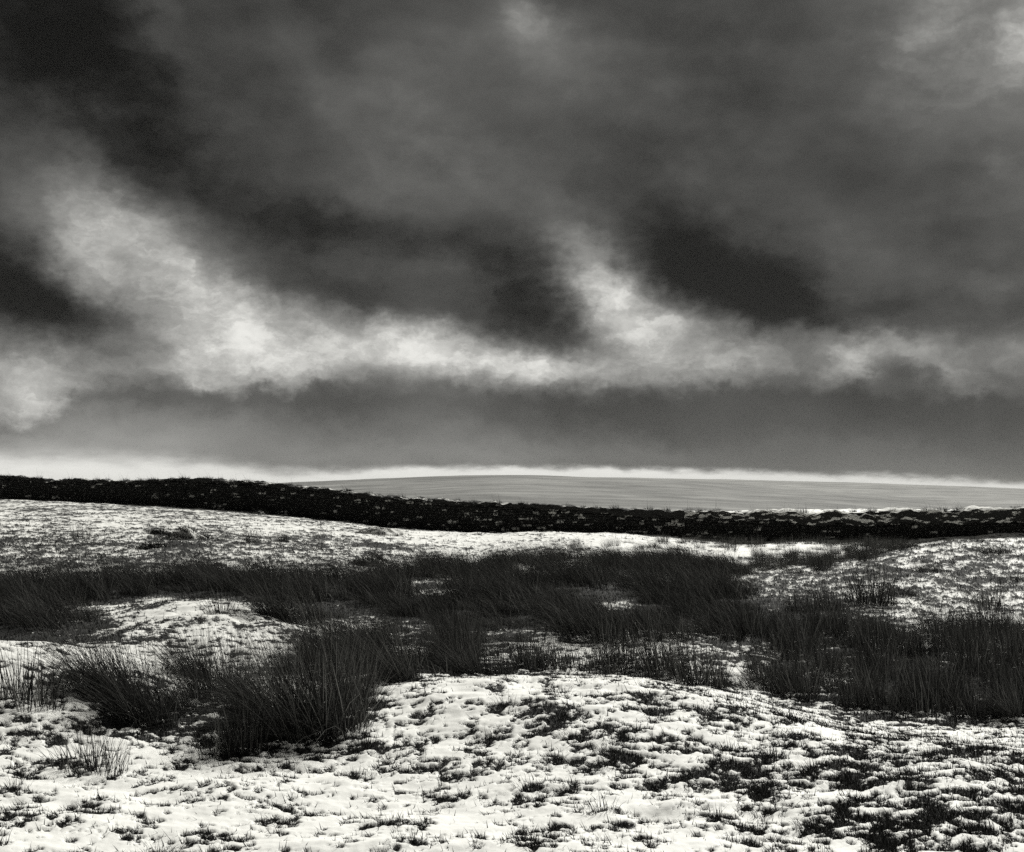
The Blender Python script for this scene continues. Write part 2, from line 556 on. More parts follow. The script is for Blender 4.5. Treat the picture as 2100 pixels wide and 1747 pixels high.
def mat_ground():
    m, t = new_mat('snow_on_turf')
    pos = t.n('ShaderNodeNewGeometry').outputs['Position']
    at = t.n('ShaderNodeAttribute', attribute_name='snow')
    n1 = t.noise(pos, 38.0, 4.0, .6)
    n2 = t.noise(pos, 120.0, 3.0, .6)
    s = t.m('MULTIPLY_ADD', t.m('SUBTRACT', n1, .5), 1.5, at.outputs['Fac'])
    s = t.m('MULTIPLY_ADD', t.m('SUBTRACT', n2, .5), 1.1, s)
    fac = t.smooth(s, -.14, .16)
    turf = t.m('MULTIPLY_ADD', t.noise(pos, 60.0, 4.0, .7), .045, .004)
    snow = t.m('MULTIPLY_ADD', t.noise(pos, 5.0, 3.0, .5), .10, .80)
    col = tone(t, t.mixf(fac, turf, snow))
    hgt = t.m('ADD', t.m('MULTIPLY', n1, .6), t.m('MULTIPLY', n2, .4))
    finish(t, col, t.mixf(fac, .95, .7), bump(t, hgt, .30, .008), .15)
    return m


def mat_hill(far):
    m, t = new_mat('snow_dusted_fell_shade')
    pos = t.n('ShaderNodeNewGeometry').outputs['Position']
    a = t.noise(t.mapping(pos, scale=(1 / 330, 1 / 200, 1 / 60)), 1.0, 7.0, .72)
    b = t.noise(t.mapping(pos, rot=(0, 0, .12), scale=(1 / 160, 1 / 60, 1 / 30)), 1.0, 4.0, .6)
    v = t.smooth(a, .34, .64, .115 if not far else .17, .25 if not far else .30)  # thin snow, with cloud shadow and haze put into its dulled tone
    v = t.m('MULTIPLY', v, t.smooth(b, .30, .70, .62, 1.30))
    v = t.m('MAXIMUM', v, .05)
    finish(t, tone(t, v), .95)
    return m


def mat_blade(name, lo, hi, trans=.25):
    m, t = new_mat(name)
    at = t.n('ShaderNodeAttribute', attribute_name='shade')
    info = t.n('ShaderNodeObjectInfo')
    v = t.mixf(at.outputs['Fac'], lo, hi)
    v = t.m('MULTIPLY', v, t.m('MULTIPLY_ADD', info.outputs['Random'], .5, .75))
    col = tone(t, v)
    d = t.n('ShaderNodeBsdfDiffuse')
    t.link(col, d.inputs['Color'])
    tr = t.n('ShaderNodeBsdfTranslucent')
    t.link(col, tr.inputs['Color'])
    mx = t.n('ShaderNodeMixShader')
    mx.inputs[0].default_value = trans
    t.link(d.outputs[0], mx.inputs[1])
    t.link(tr.outputs[0], mx.inputs[2])
    o = t.n('ShaderNodeOutputMaterial')
    t.link(mx.outputs[0], o.inputs['Surface'])
    return m


def mat_stone(name, lo, hi, edge0, edge1):
    m, t = new_mat(name)
    pos = t.n('ShaderNodeNewGeometry').outputs['Position']
    a = t.noise(pos, 8.0, 5.0, .68)
    b = t.noise(pos, 30.0, 4.0, .6)
    f = t.smooth(a, edge0, edge1)
    v = t.mixf(f, lo, hi)
    v = t.m('MULTIPLY', v, t.m('MULTIPLY_ADD', b, .9, .55))
    finish(t, tone(t, v), .92, bump(t, t.m('ADD', a, b), .6, .03), .2)
    return m


def mat_turf_snow(name, bias):
    """turf with snow lying where it is flat"""
    m, t = new_mat(name)
    geo = t.n('ShaderNodeNewGeometry')
    pos = geo.outputs['Position']
    sep = t.n('ShaderNodeSeparateXYZ')
    t.link(geo.outputs['Normal'], sep.inputs[0])
    a = t.noise(t.mapping(pos, scale=(.7, .7, 2.2)), 2.6, 4.0, .65)
    b = t.noise(pos, 22.0, 3.0, .6)
    s = t.m('MULTIPLY_ADD', t.m('SUBTRACT', a, .5), 2.5, sep.outputs['Z'])
    s = t.m('MULTIPLY_ADD', t.m('SUBTRACT', b, .5), .8, s)
    fac = t.smooth(s, bias, bias + .16)
    turf = t.m('MULTIPLY_ADD', t.noise(pos, 14.0, 4.0, .7), .05, .004)
    col = tone(t, t.mixf(fac, turf, .80))
    finish(t, col, .92, bump(t, b, .6, .03), .12)
    return m


M_GROUND = mat_ground()
M_HILL = mat_hill(False)
M_FARHILL = mat_hill(True)
M_RUSH = mat_blade('rush_stem', .011, .19, .25)
M_THATCH = mat_blade('dead_rush', .010, .15, .25)
M_GRASS = mat_blade('moor_grass', .007, .048)
M_PALE = mat_stone('lichen_stone', .03, .58, .44, .58)
M_DARK = mat_stone('dark_stone', .020, .24, .58, .69)
M_PACK = mat_stone('wall_packing', .012, .03, .5, .7)
M_CAP = mat_turf_snow('turf_cap', .97)
M_BANK = mat_turf_snow('turf_bank', .36)


# ------------------------------------------------------------------ ground, one sheet out to the horizon
def build_ground():
    rows = [.02]
    while rows[-1] < 3.8:
        rows.append(rows[-1] + .10)
    while rows[-1] < 63:
        rows.append(rows[-1] + min(.13, .0118 * (rows[-1] / 5.5) ** 1.38))
    while rows[-1] < 90:
        rows.append(rows[-1] + 1.0)
    while rows[-1] < 9500:
        rows.append(rows[-1] * 1.07)
    rows = np.array(rows)
    front = np.linspace(-.60, .60, 1000)
    side = np.linspace(.60, 2 * math.pi - .60, 110)[1:-1]
    ang = np.concatenate([front, side])
    A, D = np.meshgrid(ang, rows)
    X, Y = np.sin(A) * D, np.cos(A) * D
    Z, S = surface(X, Y)
    me = grid_mesh('ground', X, Y, Z, wrap=True)
    at = me.attributes.new('snow', 'FLOAT', 'POINT')
    at.data.foreach_set('value', S.astype(np.float32).ravel())
    add_obj('ground', me, M_GROUND, kind='structure', label='snow-covered moor with dark turf showing through the snow')


build_ground()


def build_hill(name, crest, dist, start, mat, label):
    az = np.linspace(-.75, .75, 260)
    px = 1050 + F * np.tan(az)
    cx = np.array([c[0] for c in crest])
    cy = np.array([c[1] for c in crest])
    zc = EYE - (np.interp(px, cx, cy) - 1010) / F * dist / np.cos(az) * np.cos(az)
    t = np.concatenate([np.linspace(0, 1, 90), np.linspace(1.03, 1.5, 12)])
    T, AZ = np.meshgrid(t, az, indexing='ij')
    D = start + (dist - start) * T
    prof = np.where(T <= 1, np.sin(np.clip(T, 0, 1) * math.pi / 2) ** 1.15, 1 - (T - 1) * 1.6)
    Z = -48 + (zc[None] + 48) * prof
    X, Y = np.sin(AZ) * D, np.cos(AZ) * D
    Z = Z + 5.0 * fbm(X, Y, 420, 4, 5) * np.sin(np.clip(T, 0, 1) * math.pi) + .8 * fbm(X, Y, 150, 3, 8)
    add_obj(name, grid_mesh(name, X, Y, Z), mat, kind='structure', label=label)


build_hill('hill', [(-400, 1040), (100, 1020), (420, 1000), (620, 990), (750, 984), (900, 978), (1000, 976), (1100, 977), (1200, 980), (1350, 985), (1450, 990), (1600, 1001), (1750, 1012), (1950, 1026), (2200, 1040), (2600, 1050)],
           3600, 900, M_HILL, 'broad pale fell with a low rounded top beyond the wall')
build_hill('far_hill', [(-400, 1040), (600, 1000), (900, 988), (1100, 979), (1300, 981), (1450, 984), (1600, 987), (1750, 991), (1900, 996), (2000, 999), (2100, 1003), (2300, 1010), (2700, 1020)],
           5600, 2400, M_FARHILL, 'farther pale fell sloping down to the right')


# ------------------------------------------------------------------ drystone wall
WALL_BEAR = [(-900, 70), (0, 62), (250, 59), (500, 56), (700, 53.5), (850, 51.5), (1000, 50), (1500, 49), (1800, 48.5), (2100, 48), (3000, 47)]
WALL_TOP = [(-900, 968), (0, 974), (60, 976), (110, 983), (180, 980), (260, 985), (340, 980), (420, 979), (520, 986), (600, 993), (700, 1004), (800, 1016), (900, 1022), (1000, 1028), (1100, 1032), (1200, 1037), (1300, 1041), (1400, 1045), (1500, 1047), (1600, 1046), (1700, 1047), (1800, 1044), (1900, 1044), (2000, 1042), (2100, 1040), (3000, 1038)]


def wall_frame():
    pxs = np.linspace(-500, 2600, 1200)
    d = np.interp(pxs, [a for a, b in WALL_BEAR], [b for a, b in WALL_BEAR])
    # soften the corners of the line
    k = np.ones(61) / 61
    d = np.convolve(np.pad(d, 30, mode='edge'), k, 'valid')
    x = (pxs - 1050) / F * d
    y = d
    py = np.interp(pxs, [a for a, b in WALL_TOP], [b for a, b in WALL_TOP])
    py = np.convolve(np.pad(py, 8, mode='edge'), np.ones(17) / 17, 'valid')
    top = EYE - (py - 1010) / F * d
    s = np.concatenate([[0], np.cumsum(np.hypot(np.diff(x), np.diff(y)))])
    return pxs, x, y, top, s


W_PX, W_X, W_Y, W_TOP, W_S = wall_frame()
W_LEN = float(W_S[-1])
W_Z0 = base_height(W_X, W_Y) - .08
W_DIR = np.stack([np.gradient(W_X, W_S), np.gradient(W_Y, W_S)], -1)
W_DIR /= np.linalg.norm(W_DIR, axis=1)[:, None]


def wall_at(s):
    f = lambda a: np.interp(s, W_S, a)
    dx, dy = f(W_DIR[:, 0]), f(W_DIR[:, 1])
    return f(W_X), f(W_Y), f(W_TOP), f(W_Z0), dx, dy, f(W_PX)


wall = add_obj('drystone_wall', None, label='long black drystone wall with a turf top running across the moor', category='wall')


def build_wall():
    # packing behind the face stones: a battered body
    s = np.linspace(0, W_LEN, 260)
    x, y, top, z0, dx, dy, px = wall_at(s)
    nx, ny = dy, -dx                                    # towards the camera
    prof = [(.30, 0), (.20, 1), (-.20, 1), (-.30, 0)]
    X = np.stack([x + nx * o for o, q in prof])
    Y = np.stack([y + ny * o for o, q in prof])
    Z = np.stack([z0 - .1 + (top - .12 - z0 + .1) * q for o, q in prof])
    add_obj('packing', grid_mesh('packing', X, Y, Z), M_PACK, wall)

    # face stones in rough courses
    cube = np.array([(-1, -1, -1), (1, -1, -1), (1, 1, -1), (-1, 1, -1), (-1, -1, 1), (1, -1, 1), (1, 1, 1), (-1, 1, 1)], float) * .5
    # front face gets an inner, proud ring so that the stone is not a plain box
    faces = [(0, 3, 2, 1), (4, 5, 6, 7), (1, 2, 6, 5), (2, 3, 7, 6), (3, 0, 4, 7), (0, 1, 9, 8), (1, 5, 10, 9), (5, 4, 11, 10), (4, 0, 8, 11), (8, 9, 10, 11)]
    variants = []
    for k in range(12):
        v = cube + rng.uniform(-.17, .17, cube.shape)
        inner = []
        for q in (0, 1, 5, 4):
            p = v[q].copy()
            c = v[[0, 1, 5, 4]].mean(0)
            p = c + (p - c) * rng.uniform(.55, .8)
            p[1] -= rng.uniform(.10, .25)
            inner.append(p)
        variants.append(np.concatenate([v, np.array(inner)]))
    stones = []
    ss = 0.0
    cell = []
    cs = np.linspace(0, W_LEN, 1500)
    _, _, ctop, cz0, _, _, _ = wall_at(cs)
    hmax = float((ctop - cz0).max())
    lev = 0.0
    while lev < hmax:
        ch = random.uniform(.08, .17)
        ss = random.uniform(-.3, 0)
        while ss < W_LEN:
            L = random.uniform(.14, .46)
            sc = ss + L / 2
            x, y, top, z0, dx, dy, px = wall_at(min(max(sc, 0), W_LEN))
            zc = z0 + lev + ch / 2
            if zc + ch / 2 < top - .10 + random.uniform(-.05, .05):
                q = (lev + ch / 2) / max(top - z0, .3)
                stones.append((float(x), float(y), float(zc), math.atan2(float(dy), float(dx)), L, ch, .30 - .10 * q, float(px)))
            ss += L + .012
        lev += ch + .008
    random.shuffle(stones)
    meshes = {}

    def pale_chance(px, zrel):
        c = .04 + .21 * math.exp(-((px - 1200) / 380) ** 2) + .05 * math.exp(-((px - 700) / 250) ** 2)
        return c
    singles, mass = [], {0: [], 1: []}
    for st in stones:
        x, y, z, a, L, h, off, px = st
        cl = float(fbm(np.array([x * 1.0]), np.array([z * 2.2 + y * .3]), 1.3, 2, 77)[0])
        pale = random.random() < pale_chance(px, 0) * min(max(1 + 1.5 * cl, .1), 2.4)
        ok = -60 < px < 2160
        (singles if (ok and pale) else mass[0]).append((st, pale)) if pale else mass[0].append((st, False))
    singles.sort(key=lambda q: -q[0][4] * q[0][5] / q[0][1] ** 2)
    rest = singles[300:]
    singles = singles[:300]
    if len(singles) < 300:
        extra = sorted([q for q in mass[0] if 500 < q[0][7] < 2000], key=lambda q: -q[0][4] * q[0][5])[:300 - len(singles)]
        ids = set(id(q) for q in extra)
        mass[0] = [q for q in mass[0] if id(q) not in ids]
        singles += extra
    mass[1] = rest

    def world_verts(st, v):
        x, y, z, a, L, h, off, px = st
        depth = .26
        loc = v * np.array([L, depth, h])
        loc[:, 1] -= (off - depth / 2) + random.uniform(-.01, .035)
        ca, sa = math.cos(a), math.sin(a)
        return np.stack([x + loc[:, 0] * ca - loc[:, 1] * sa, y + loc[:, 0] * sa + loc[:, 1] * ca, z + loc[:, 2]], -1)
    for key, mat in ((0, M_DARK), (1, M_PALE)):
        V, Fc = [], []
        for i, (st, pale) in enumerate(mass[key]):
            v = variants[random.randrange(12)]
            V.append(world_verts(st, v))
            Fc.append(np.array(faces) + 12 * i)
        if V:
            Fc = np.concatenate(Fc)
            add_obj('stone', mesh_from('stone', np.concatenate(V), Fc, np.full(len(Fc), 4), smooth=False), mat, wall, kind='stuff')
    fa = np.array(faces)
    for k in range(12):
        for mat, nm in ((M_PALE, 'p'), (M_DARK, 'd')):
            me = mesh_from('stone', variants[k], fa, np.full(len(fa), 4), smooth=False)
            me.materials.append(mat)
            meshes[(k, nm)] = me
    for st, pale in singles:
        x, y, z, a, L, h, off, px = st
        o = bpy.data.objects.new('stone', meshes[(random.randrange(12), 'p' if pale else 'd')])
        COL.objects.link(o)
        depth = .26
        yo = -(off - depth / 2) + random.uniform(-.01, .035) - .004
        o.location = (x - yo * math.sin(a), y + yo * math.cos(a), z)
        o.rotation_euler = (0, 0, a)
        o.scale = (L, depth, h)
        o.parent = wall

    # turf on top: lumpy, hanging over the face, most of all to the right where the wall is slumped
    s = np.linspace(0, W_LEN, 1500)
    x, y, top, z0, dx, dy, px = wall_at(s)
    slump = sstep(px, 1380, 1700)
    drape = .14 + .38 * slump + .16 * np.exp(-((px - 1330) / 130) ** 2) + .10 * fbm(s, s * 0, 1.6, 2, 5)
    drape = np.maximum(drape, .08)
    m = 26
    q = np.linspace(0, 1, m)
    Q, S2 = np.meshgrid(q, s, indexing='ij')
    off = np.interp(Q, [0, .40, .55, 1], [.36, .27, .12, -.40])
    off = np.where(Q < .45, off + .10 * slump[None], off)
    off = np.where(Q > .6, off - 1.3 * slump[None] * (Q - .6) / .4, off)
    drop = np.interp(Q, [0, .40, .55, .8, 1], [1, .12, 0, 0, .35]) * np.where(Q < .5, drape[None], .30)
    lump = .045 * fbm(S2, Q * 1.1, .28, 2, 39) + (.055 + .05 * slump[None]) * fbm(S2, Q * 1.3, .75, 3, 31) + (.03 + .09 * slump[None]) * fbm(S2, Q * 0.6, 1.9, 2, 37)
    Zt = top[None] - .04 - drop + lump
    offl = off + .07 * fbm(S2, Q * 1.6 + 7, .5, 3, 33)
    X = x[None] + dy[None] * offl
    Y = y[None] - dx[None] * offl
    cut = int(np.argmax(px > 1400))
    me = grid_mesh('turf_cap', X[:, :cut + 1], Y[:, :cut + 1], Zt[:, :cut + 1])
    add_obj('turf_cap', me, M_CAP, wall)
    me = grid_mesh('turf_cap', X[:, cut:], Y[:, cut:], Zt[:, cut:])
    add_obj('turf_cap', me, M_BANK, wall, label='slumped turf top with patches of snow')


build_wall()


# ------------------------------------------------------------------ rushes and grass
def blades(n, spread, hmin, hmax, lean, bend, width, seed, segs=3, splay=.35, droop=0.0, lump=None):
    """n tapering stems that rise from a disc of radius SPREAD; LEAN is (x, y) tilt, BEND how far the tips arch over"""
    g = np.random.default_rng(seed)
    r = spread * np.sqrt(g.uniform(0, 1, n))
    a = g.uniform(0, 2 * math.pi, n)
    bx, by = r * np.cos(a), r * np.sin(a)
    h = g.uniform(hmin, hmax, n) * (1 - .25 * (r / max(spread, 1e-6)) ** 2)
    out = splay * (r / max(spread, 1e-6)) * g.uniform(.4, 1.3, n)
    dx = np.cos(a) * out + lean[0] * g.uniform(.4, 1.5, n) + g.normal(0, .17, n)
    dy = np.sin(a) * out + lean[1] * g.uniform(.4, 1.5, n) + g.normal(0, .17, n)
    bd = bend * g.uniform(.2, 1.6, n) + np.where(g.uniform(0, 1, n) < .12, g.uniform(.4, 1.6, n), 0)
    dn = np.hypot(dx, dy) + 1e-6
    ts = np.linspace(0, 1, segs + 1)
    face = g.uniform(0, math.pi, n)
    wx, wy = np.cos(face), np.sin(face)
    V = []
    for i, t in enumerate(ts):
        hor = t + bd * t * t
        ver = t - bd * .55 * t * t * np.clip(dn, 0, 1.2) - droop * t ** 3
        norm = 1.0 / np.sqrt(1 + dn * dn)
        px = bx + dx * hor * h * norm
        py = by + dy * hor * h * norm
        pz = ver * h * norm - .03 * (i == 0)
        w = width * (1 - .75 * t) * .5
        if i < segs:
            V.append(np.stack([px - wx * w, py - wy * w, pz], -1))
            V.append(np.stack([px + wx * w, py + wy * w, pz], -1))
        else:
            V.append(np.stack([px, py, pz], -1))
    V = np.stack(V, 1)                                  # n, 2*segs+1, 3
    k = V.shape[1]
    base = np.arange(n)[:, None] * k
    flat, cnt = [], []
    for i in range(segs - 1):
        flat.append(np.concatenate([base + 2 * i, base + 2 * i + 1, base + 2 * i + 3, base + 2 * i + 2], 1))
    tip = np.concatenate([base + 2 * segs - 2, base + 2 * segs - 1, base + 2 * segs], 1)
    quads = np.concatenate(flat, 0) if flat else np.zeros((0, 4), int)
    shade = np.repeat(g.uniform(0, 1, n) ** 3.0, k)
    return V.reshape(-1, 3), quads, tip, shade


def blade_mesh(name, packs, mat):
    V, flat, cnt, sh, o = [], [], [], [], 0
    for v, quads, tri, shade in packs:
        V.append(v)
        sh.append(shade)
        if len(quads):
            flat.append((quads + o).ravel())
            cnt.append(np.full(len(quads), 4))
        flat.append((tri + o).ravel())
        cnt.append(np.full(len(tri), 3))
        o += len(v)
    me = mesh_from(name, np.concatenate(V), np.concatenate(flat), np.concatenate(cnt), smooth=False)
    at = me.attributes.new('shade', 'FLOAT', 'POINT')
    at.data.foreach_set('value', np.concatenate(sh).astype(np.float32))
    me.materials.append(mat)
    return me


def surf_z(x, y):
    z, s = surface(np.array([x]), np.array([y]))
    return float(z[0])


def rush_variant(kind, seed):
    if kind == 'windswept':
        st = [blades(420, .20, .45, .85, (-.55, .0), .45, .0052, seed, 4, .35), blades(110, .24, .3, .7, (-.9, -.1), 1.0, .0045, seed + 1, 4, .3, .25)]
        th = [blades(150, .20, .12, .34, (-.3, -.1), .9, .006, seed + 2, 3, .9)]
    elif kind == 'fan':
        st = [blades(620, .30, .5, .95, (-.20, .0), .28, .0052, seed, 4, .42), blades(240, .36, .4, .85, (-.6, -.15), .9, .0045, seed + 1, 4, .5, .2)]
        th = [blades(220, .30, .12, .4, (-.1, -.1), .9, .006, seed + 2, 3, .9)]
    elif kind == 'upright':
        st = [blades(300, .26, .35, .75, (-.10, .0), .18, .0056, seed, 3, .22)]
        th = [blades(140, .28, .08, .28, (-.1, -.1), .8, .006, seed + 2, 3, .8)]
    elif kind == 'sparse':
        st = [blades(95, .22, .25, .62, (-.14, .0), .25, .0075, seed, 3, .35)]
        th = [blades(50, .20, .05, .16, (0, -.1), .7, .006, seed + 2, 3, .8)]
    elif kind == 'bed':
        st = [blades(420, .38, .40, .80, (-.50, .0), .55, .0070, seed, 3, .25)]
        th = [blades(260, .42, .12, .36, (-.5, -.1), .9, .008, seed + 2, 3, .7)]
    elif kind == 'low':
        st = [blades(260, .34, .25, .5, (-.75, -.1), .8, .0065, seed, 3, .3, .2)]
        th = [blades(200, .36, .10, .28, (-.6, -.2), 1.0, .007, seed + 2, 3, .8)]
    return blade_mesh('stems', st, M_RUSH), blade_mesh('thatch', th, M_THATCH)


VARS = {}
for kind, cnt in (('windswept', 4), ('fan', 3), ('upright', 5), ('sparse', 4), ('bed', 6), ('low', 4)):
    VARS[kind] = [rush_variant(kind, 100 * len(VARS) + 1000 + 7 * i) for i in range(cnt)]


def rush(x, y, kind, scale, rot, label, group=None, i=None, sz=1.0):
    stems, thatch = VARS[kind][random.randrange(len(VARS[kind])) if i is None else i % len(VARS[kind])]
    root = bpy.data.objects.new('rush_tussock', None)
    COL.objects.link(root)
    root.location = (x, y, surf_z(x, y) - .02)
    root.rotation_euler = (0, 0, rot)
    root.scale = (scale, scale, scale * sz)
    root['label'] = label
    root['category'] = 'rush tussock'
    if group:
        root['group'] = group
    for nm, me in (('stems', stems), ('thatch', thatch)):
        c = bpy.data.objects.new(nm, me)
        COL.objects.link(c)
        c.parent = root
    return root


HEROES = [
    (300, 1487, 'windswept', 1.0, 0, 0, 'windswept rush tussock on a dark stumpy base, its stems arching over to the left'),
    (255, 1440, 'windswept', .85, .25, 1, 'drooping rush tussock directly behind the stumpy based one, brushing the snow to its left'),
    (655, 1500, 'fan', 1.10, 0, 0, 'biggest rush tussock, a tall dense fan of stems beside the front snow mound'),
    (575, 1480, 'fan', .85, .3, 1, 'tall rush tussock joined to the left flank of the biggest fan'),
    (215, 1425, 'windswept', 1.0, .1, 3, 'long drooping rush tussock whose tips hang lowest at left over the snow hump foot'),
    (450, 1430, 'fan', .78, -.2, 2, 'bushy rush tussock between the stumpy based one and the biggest fan'),
    (395, 1390, 'windswept', .80, 0, 2, 'rush tussock leaning left above the stumpy based one, at the snow hump edge'),
    (372, 1462, 'windswept', .62, .1, 2, 'low windswept rush tussock filling the gap right of the stumpy based one'),
    (520, 1452, 'windswept', .60, -.1, 0, 'windswept rush tussock behind the left shoulder of the biggest fan'),
    (725, 1440, 'fan', .60, .2, 1, 'rush tussock behind the right edge of the biggest fan, beside the mound'),
    (500, 1545, 'upright', .62, 0, 0, 'short rush tussock in front of the biggest fan, stems standing in snow'),
    (445, 1560, 'sparse', .62, .4, 0, 'thin stemmed rush clump left of the short one in front of the biggest fan'),
    (172, 1575, 'sparse', .70, 0, 1, 'small spiky rush clump standing alone on white snow, leaning left'),
    (212, 1592, 'sparse', .58, .5, 2, 'low spiky rush clump just right of the lone one on white snow'),
    (28, 1440, 'sparse', 1.0, 0, 3, 'loose upright rush clump at the left edge below the snow hump'),
    (75, 1462, 'sparse', .8, .6, 0, 'loose rush clump on the right of the left edge one'),
    (1010, 1385, 'upright', .72, 0, 1, 'upright rush tussock right at the back rim of the front mound, left end'),
    (1435, 1405, 'upright', .95, 0, 2, 'tall comb-like rush tussock behind the front mound, against a snow patch'),
    (1785, 1243, 'upright', 1.35, 0, 3, 'dark pointed rush tussock at the foot of the right hill, taller than its neighbours'),
    (1700, 1255, 'upright', .8, 0, 4, 'dark rush tussock left of the pointed one at the foot of the right hill'),
    (2028, 1242, 'sparse', 1.0, 0, 1, 'spreading rush clump on the snowy right hill above the reed bed'),
    (2040, 1135, 'low', .8, 0, 1, 'squat dark rush tussock high on the right hill near its crest'),
    (1995, 1470, 'sparse', .85, 2.6, 2, 'rush clump leaning right over snow at the far right of the front mound'),
    (2070, 1478, 'windswept', .55, 0, 3, 'rush tussock splayed over snow by the right edge of the front mound'),
    (1850, 1222, 'low', .7, .2, 0, 'low matted rush tussock on the right hill just behind the pointed one'),
    (1905, 1175, 'low', .8, 0, 2, 'squat matted rush tussock halfway up the right hill'),
    (2085, 1190, 'low', .9, .3, 3, 'dark matted rush tussock at the right edge, halfway up the right hill'),
    (1640, 1262, 'upright', .75, 0, 0, 'small dark rush tussock at the left foot of the right hill'),
    (455, 1258, 'sparse', .8, 0, 3, 'small rush clump alone on the snowy hump in the middle distance'),
    (560, 1262, 'windswept', .9, 0, 1, 'rush tussock swept left over the right end of the middle snowy hump'),
    (518, 1118, 'upright', .75, 0, 2, 'dark lone rush tussock out on the snowfield below the wall'),
    (165, 1108, 'sparse', 1.0, 0, 0, 'sparse lone rush clump at the left of the snowfield below the wall'),
    (582, 1113, 'upright', .5, .5, 1, 'small rush tussock right of the dark lone one on the snowfield'),
    (650, 1130, 'sparse', .6, .5, 2, 'tiny rush sprig furthest right on the snowfield below the wall'),
    (772, 1152, 'upright', .65, .5, 0, 'rush tussock standing up on the bare hummock beside the rush beds'),
    (560, 1112, 'sparse', .7, .5, 1, 'tiny thin rush sprig between the two tussocks on the snowfield'),
]
for px, py, kind, sc, rot, i, lab in HEROES:
    x, y = ground_at(px, py)
    rush(x, y, kind, sc, rot, lab, None, i)


def zone(px, py, cols, rows):
    """words for where in its bed a plant stands: how far back, and beside what"""
    pick = lambda v, tab: next((w for e, w in tab if v < e), tab[-1][1])
    return pick(py, rows), pick(px, cols)


def inside(poly, px, py):
    r = False
    j = len(poly) - 1
    for i in range(len(poly)):
        (xi, yi), (xj, yj) = poly[i], poly[j]
        if (yi > py) != (yj > py) and px < (xj - xi) * (py - yi) / (yj - yi) + xi:
            r = not r
        j = i
    return r


def frame_of(x, y, z):
    c, s = math.cos(TILT), math.sin(TILT)
    f = y * c + (z - EYE) * s
    v = -y * s + (z - EYE) * c
    return 1050 + F * x / f, 873.5 - F * v / f


BEDS = [
    # outline in the frame, spacing, kinds, scale range, gaps (px, py, rx, ry), label, group
    ([(-80, 1205), (150, 1195), (420, 1185), (640, 1192), (820, 1185), (830, 1245), (640, 1240), (450, 1222), (260, 1225), (200, 1262), (120, 1300), (-80, 1300)], .54, ('bed', 'bed', 'low'), (.62, 1.0), [(200, 1250, 70, 14), (330, 1240, 80, 12), (640, 1225, 40, 10)],
     ('dark rush tussock, long left bed', [(260, 'its left third'), (560, 'over the snowy hump'), (9999, 'its right third')], [(1232, 'back edge by the snowfield'), (9999, 'front edge')]), 'rushes of the left bed'),
    ([(790, 1190), (920, 1160), (1100, 1146), (1400, 1146), (1560, 1180), (1530, 1235), (1480, 1330), (1300, 1320), (1100, 1330), (960, 1345), (820, 1330), (640, 1300), (600, 1268), (800, 1250)], .60, ('bed', 'bed', 'low', 'low'), (.55, 1.0), [(1262, 1235, 55, 28), (890, 1215, 60, 20), (738, 1275, 40, 18), (820, 1320, 30, 16)],
     ('dark rush tussock, dense central bed', [(950, 'nearest the biggest fan'), (1250, 'straight behind the front mound'), (9999, 'nearest the right hill')], [(1205, 'far edge'), (1250, 'inner part'), (1290, 'near part'), (9999, 'near edge')]), 'rushes of the central bed'),
    ([(560, 1310), (800, 1325), (960, 1350), (1000, 1385), (860, 1395), (760, 1410), (690, 1400), (560, 1380)], .52, ('windswept', 'fan', 'low'), (.62, .85), [(620, 1330, 30, 14), (800, 1345, 40, 14)],
     ('fine rush tussock behind the biggest fan', [(720, 'left side'), (860, 'middle'), (9999, 'right side')], [(1355, 'back row'), (9999, 'front row')]), 'rushes behind the biggest fan'),
    ([(1000, 1368), (1200, 1385), (1400, 1400), (1490, 1405), (1490, 1380), (1300, 1368), (1100, 1350)], .42, ('sparse', 'sparse', 'upright'), (.7, .95), [],
     ('thin rush clump behind front mound rim', [(1180, 'left stretch'), (1340, 'middle stretch'), (9999, 'right stretch')], [(9999, 'against snow')]), 'thin rushes behind the front mound'),
    ([(1500, 1285), (1700, 1280), (1900, 1295), (2160, 1290), (2200, 1470), (1960, 1485), (1760, 1460), (1600, 1425), (1480, 1400)], .38, ('upright', 'upright', 'sparse', 'low'), (.50, .92), [(1560, 1360, 60, 26), (2010, 1440, 50, 28), (1690, 1340, 40, 14), (1850, 1400, 30, 14)],
     ('upright rush tussock, dark right stand', [(1680, 'its left end'), (1840, 'below the pointed tussock'), (2000, 'below the right hill'), (9999, 'its right end')], [(1335, 'back row'), (1385, 'middle row'), (9999, 'front row by the mound')]), 'upright rushes of the right stand'),
    ([(1150, 1116), (1450, 1110), (1800, 1106), (1870, 1104), (1860, 1126), (1500, 1132), (1180, 1136)], 1.15, ('sparse', 'sparse', 'low'), (.6, .95), [],
     ('small rush sprig on the snow strip along the wall foot', [(1450, 'left part'), (9999, 'right part')], [(9999, 'behind the central bed')]), 'rush sprigs on the snow strip'),
    ([(1430, 1150), (1580, 1136), (1700, 1132), (1900, 1108), (1950, 1108), (1760, 1160), (1600, 1185), (1450, 1185)], .66, ('low', 'upright', 'low'), (.5, .85), [(1500, 1150, 40, 12)],
     ('dark rush tussock in hollow between right hill and wall', [(1620, 'left half'), (9999, 'right half')], [(9999, 'before the snow strip')]), 'rushes in the hollow by the wall'),
]


